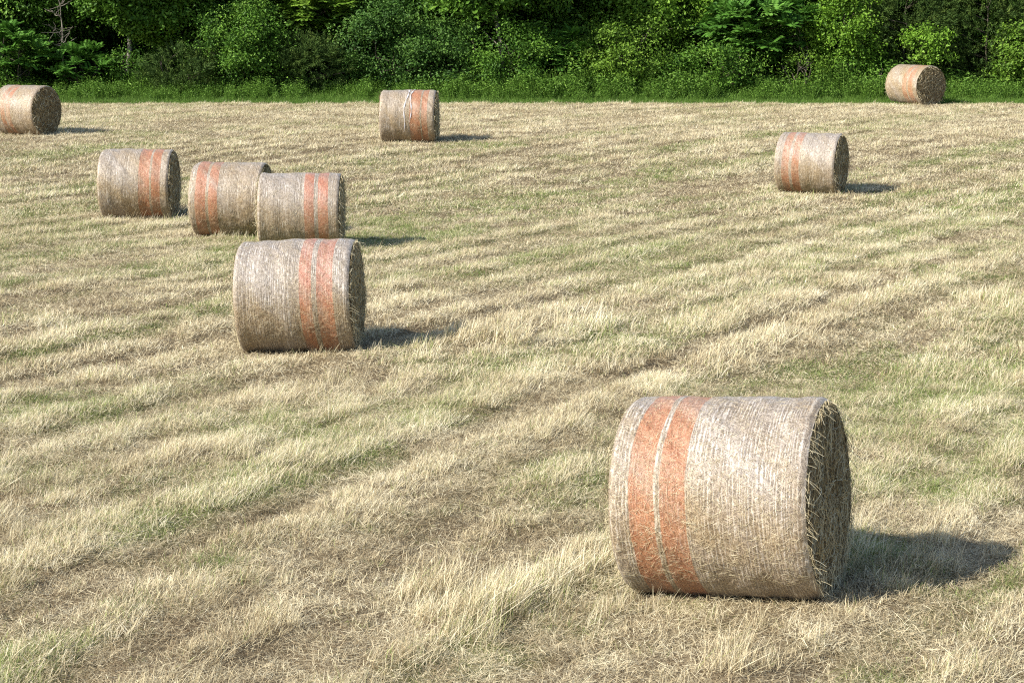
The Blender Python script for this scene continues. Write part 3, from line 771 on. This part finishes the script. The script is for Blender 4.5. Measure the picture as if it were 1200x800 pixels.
GS = 'shrubs along the edge of the wood'; GT = 'trees at the edge of the wood'; GC = 'cedars at the edge of the wood'; GB = 'tall trees standing behind the shrubs'
PL = [
 # kind, name, px, y, width, z0, z1, palette, label, cat
 ('frond','sumac_shrub', 22,80.0,2.6,.9,2.9,'sumac','dark green sumac with feathery leaves above the half-cut bale at far left','shrub',GS,.16,1.0),
 ('frond','sumac_shrub', 98,80.2,2.4,.5,2.1,'sumac','low sumac below the bare dead twigs near the left edge','shrub',GS,.14,1.0),
 ('cedar','cedar_shrub', 216,79.8,3.4,.1,2.1,'cedar','low dull olive cedar just left of the bright vine-covered mound','shrub',GC,.1,1.0),
 ('broad','maple_sapling', 196,82.0,2.8,2.2,4.3,'bright','yellow-green sapling crown hanging over the low olive cedar','tree',GT,.13,.9),
 ('broad','leafy_shrub', 285,80.2,3.2,.1,3.9,'mid','tall mound of small bright leaves left of the drooping walnut','shrub',GS,.095,1.1),
 ('broad','leafy_shrub', 150,80.6,1.7,.3,1.9,'mid','small rounded shrub at the foot of the pale vine-hung trunk','shrub',GS,.10,.9),
 ('cedar','cedar_shrub', 365,80.0,2.7,.1,2.4,'cedar','dark cedar under the drooping walnut branches','shrub',GC,.1,1.0),
 ('frond','walnut_tree', 372,82.0,4.2,2.3,5.2,'olive','walnut with long drooping leaf fronds above the dark cedar','tree',GT,.17,1.2),
 ('broad','elder_shrub', 448,80.8,3.4,.1,3.9,'dull','tall dull blue-green shrub behind the far middle bale','shrub',GS,.10,1.0),
 ('broad','elder_shrub', 520,80.5,2.8,.1,3.0,'dull','lower dull green shrub just right of the far middle bale','shrub',GS,.10,1.0),
 ('frond','ailanthus_tree', 560,82.2,3.8,2.7,6.0,'mid','long-leaved tree hanging over the short pale trunk at top centre','tree',GT,.16,1.2),
 ('broad','leafy_shrub', 600,80.0,2.8,.1,3.0,'mid','low dense shrub of small leaves below the pale trunk at centre','shrub',GS,.10,1.0),
 ('frond','sumac_shrub', 668,80.3,2.4,.7,2.7,'sumac','upright sumac between two leafy shrubs right of centre','shrub',GS,.15,1.1),
 ('broad','leafy_shrub', 738,80.2,3.2,.1,3.3,'olive','broad yellow-green shrub right of the upright sumac','shrub',GS,.105,1.0),
 ('broad','leafy_tree', 775,82.2,3.2,2.1,5.2,'bright','light green leafy crown above the broad yellow-green shrub','tree',GT,.12,1.0),
 ('broad','leafy_shrub', 838,80.0,3.2,.1,2.3,'mid','wide low shrub under the left side of the big bright sumac','shrub',GS,.10,1.0),
 ('frond','sumac_tree', 885,81.0,4.2,1.5,4.1,'sumac','big bright sumac crown left of the bare dead branch','tree',GT,.19,1.5),
 ('broad','wispy_shrub', 940,79.6,1.9,.2,1.9,'olive','small wispy yellowish shrub beneath the bare dead branch','shrub',GS,.075,.55),
 ('broad','vine_covered_shrub', 990,80.6,2.3,.4,4.4,'bright','column of bright hanging vine left of the farthest bale','shrub',GS,.115,.8),
 ('broad','leafy_shrub', 1015,79.8,1.7,.1,1.7,'mid','small dark shrub touching the left side of the farthest bale','shrub',GS,.10,.9),
 ('cedar','cedar_tree', 1062,81.6,4.0,.2,5.2,'cedar','large dark cedar rising directly behind the farthest bale','tree',GC,.1,.9),
 ('cedar','cedar_tree', 1150,81.4,3.6,.2,5.4,'cedar','dark cedar just right of the farthest bale near the right edge','tree',GC,.1,.9),
 ('broad','vine_covered_shrub', 1088,80.0,1.9,1.5,3.0,'bright','patch of bright vine hanging on the cedar above the farthest bale','vine',GS,.12,.8),
 ('broad','leafy_shrub', 1192,80.0,2.0,.3,2.9,'olive','yellow-green leafy shrub at the right edge of the view','shrub',GS,.115,.9),
 ('broad','leafy_shrub', -45,80.4,3.6,.1,3.2,'mid','leafy shrub standing just outside the left edge','shrub',GS,.11,1.0),
 ('broad','leafy_shrub', 1265,80.6,3.6,.1,3.4,'mid','leafy shrub standing just outside the right edge','shrub',GS,.11,1.0),
]
for i, (k, nm, px, y, wd, z0, z1, pal, lab, cat, grp, lf, dn) in enumerate(PL):
    plant(k, nm, px, y, wd * (1.2 if k == 'broad' and cat != 'vine' else 1.05), z0, z1, pal, lab, cat, 500 + i * 7, grp, leaf=lf * 1.12, dens=dn, trunk_r=.07 if cat != 'vine' else .02)
BK = [(-60, 86, 'dark', 'tall dark tree beyond the left edge of the view', 0), (28, 86, 'dark', 'tall dark tree behind the far-left feathery sumac', 0),
      (150, 81.3, 'mid', 'tall tree with a pale vine-hung trunk left of the yellow-green sapling', 1),
      (246, 86, 'dark', 'tall dark tree behind the small-leaved mound', 0), (335, 87, 'dark', 'tall dark tree behind the drooping walnut', 0),
      (430, 86.5, 'dull', 'tall dull-leaved tree behind the far middle bale', 0), (505, 87, 'dark', 'tall dark tree left of the short pale trunk at centre', 0),
      (587, 81.0, 'mid', 'tree showing a short pale trunk at the top centre', 1), (690, 86, 'dark', 'tall dark tree behind the upright sumac', 0),
      (815, 87, 'dark', 'tall dark tree left behind the big bright sumac', 0), (945, 86, 'dark', 'tall dark tree behind the bare dead branch', 0),
      (1040, 86.5, 'dark', 'tall dark tree behind the large dark cedar', 0), (1170, 86, 'dark', 'tall dark tree behind the right-hand cedar', 0),
      (1275, 86.5, 'dark', 'tall dark tree beyond the right edge of the view', 0)]
for i, (px, y, pal, lab, pale) in enumerate(BK):
    plant('broad', 'tall_tree', px, y - (1.2 if not pale else 0), 5.6, .8 if not pale else 3.3, 9.5, 'mid' if (i % 2 or pal == 'dark') else pal, lab, 'tree', 900 + i * 5, GB, M_pale if pale else M_bark,
          leaf=.165, dens=.85, depth=5.5, trunk_r=.15 if not pale else .12)

def snag(px, y, z0, h, n, label, seed, spread):
    r = np.random.default_rng(seed); root = empty('dead_sapling', (px2x(px, y), y, G(y))); tag(root, label, 'dead tree')
    segs = []; main = wander((0, 0, 0), (r.normal(0, .3), 0, z0 + h), 12, .05, r); segs.append(tube(main, .05, .012))
    for k in range(n):
        j = r.integers(5, 11); a = r.uniform(-1, 1) * spread
        e = main[j] + np.array([math.sin(a) * r.uniform(.4, 1.1), r.normal(-.2, .2), r.uniform(.1, .7)])
        p = wander(main[j], e, 7, .05, r); segs.append(tube(p, .022, .006, 5))
        for q2 in range(3):
            jj = r.integers(2, 6); e2 = p[jj] + r.normal(0, .25, 3) + np.array([0, 0, .1]); segs.append(tube(wander(p[jj], e2, 5, .03, r), .010, .004, 4))
    obj('branches', wood_mesh(segs), M_dead, root)
snag(82, 80.6, 2.0, 2.4, 12, 'bare grey dead sapling with tangled twigs near the top left', 61, 1.4)
snag(944, 80.9, 2.2, .7, 5, 'bare dead branch sticking out right of the big bright sumac', 67, 1.5)

# forest mass behind: leaves filling a deep volume so that no sky shows through
r = np.random.default_rng(5)
n = 105000
P = np.stack([r.uniform(-46, 46, n), 84.5 + 17 * r.random(n) ** .8, r.uniform(0, 1, n) ** .9 * 10.5], -1)
P[:, 2] += [0]; P[:, 2] += gz(P[:, 1])
dn_ = fbm(P[:, 0] * .5, P[:, 2] * .6, 3, 40); keep = (dn_ > .36) | (P[:, 1] > 88); P = P[keep]
N = unit(r.normal(0, .8, P.shape) + np.array([0, -.5, .4]))
P2 = np.stack([r.uniform(-48, 48, 26000), r.uniform(101.5, 104, 26000), r.uniform(0, 12, 26000)], -1)
P = np.concatenate([P, P2]); N = unit(np.concatenate([N, r.normal(0, .5, P2.shape) + np.array([0, -1, .3])]))
V, Fc, A = leaves_np(P, N, np.where(P[:, 1] > 101, .95, .50), .7, 77)
o = obj('forest', mesh_np('forest', V, [Fc], dict(rnd=A)), M_l['dark']); tag(o, 'dark shaded depth of the wood behind the edge trees', 'forest', kind='stuff')

# ------------------------------------------------------------------ weeds and green margin
M_margin = leaf_mat('margin_grass', [(0, (.05, .11, .016)), (.5, (.10, .20, .026)), (1, (.19, .30, .055))], .3)
kit = clump_set('margin_grass', M_margin, [blades(60, .30, (.10, .30), .014, .4, .8, .15, 700 + s) for s in range(5)])
x = RNG.uniform(-27, 27, 9000); y = 75.45 + 3.3 * RNG.random(9000) + .25 * (fbm(x * .4, x * 0 + 3, 3, 50) - .5) * 2.4
k = ~near_bale(x, y, .1); x, y = x[k], y[k]; n = len(x)
gn_scatter('margin_grass', np.stack([x, y, gz(y) - .02], -1), np.stack([x * 0, x * 0, RNG.uniform(0, 6.28, n)], -1), RNG.uniform(.6, 1.2, n) * (.35 + .7 * (y - 75.5) / 2.6),
           x * 0, kit, 'strip of lush green grass between the hay field and the wood', 'grass')
def weed(seed):
    r = np.random.default_rng(seed); out = []
    st = blades(16, .22, (.35, .95), .014, .2, .9, .05, seed)
    P, N = [], []
    for k in range(16):
        a = r.uniform(0, 6.28); d = .22 * math.sqrt(r.random()); h = r.uniform(.3, .9)
        for j in range(9):
            P.append([d * math.cos(a) + r.normal(0, .06), d * math.sin(a) + r.normal(0, .06), h * (j + 1) / 9]); N.append(unit(np.array([r.normal(0, .5), -.3 + r.normal(0, .5), .8])))
    V, Fc, A = leaves_np(np.array(P), np.array(N), .10, .38, seed)
    Fq = np.concatenate([Fc]); return st, (V, Fq, A)
col = bpy.data.collections.new('weed_kit')
for s in range(5):
    st, lv = weed(800 + s)
    V = np.concatenate([st[0], lv[0]]); me = mesh_np('weed', V, [st[1], lv[1] + len(st[0])], dict(rnd=np.concatenate([st[2], lv[2]])))
    me.materials.append(M_l['weed']); col.objects.link(bpy.data.objects.new('weed_clump.%03d' % s, me))
x = RNG.uniform(-27, 27, 4600); y = 76.9 + 3.8 * RNG.random(4600) ** .8 + 0 * RNG.random(4600); n = len(x)
wk_ = fbm(x * 1.1, y * .6, 3, 51)
kw = (wk_ > .40) | (RNG.random(n) < .35); x, y, wk_ = x[kw], y[kw], wk_[kw]; n = len(x)
hh = .16 + sstep(76.9, 78.3, y) * 1.3 * wk_ * fbm(x * .25, y * 0, 2, 55) * 1.6 + .3 * sstep(78.2, 80, y)
gn_scatter('tall_weeds', np.stack([x, y, gz(y) - .02], -1), np.stack([x * 0, x * 0, RNG.uniform(0, 6.28, n)], -1), hh * RNG.uniform(.8, 1.2, n), x * 0, col,
           'tall leafy weeds growing along the foot of the shrubs', 'weeds')
# two dark clods of old hay in the far stubble
for px_, x_, y_, s_, lab in ((722, 3.1, 59.3, 1.0, 'small dark clump of old hay right of the far middle bale'), (580, -.55, 62.2, .75, 'tiny dark clump of hay just past the far middle bale')):
    V, Fc, a, b2 = blades(70, .13 * s_, (.06, .16), .012, .9, 3, .3, int(px_))
    o = obj('hay_clump', mesh_np('hay_clump', V, [Fc], dict(rnd=a * .35)), M_thatch); o.location = (x_, y_, float(gz(y_)) + .02)
    tag(o, lab, 'hay clump', 'dark clumps of old hay in the far stubble')
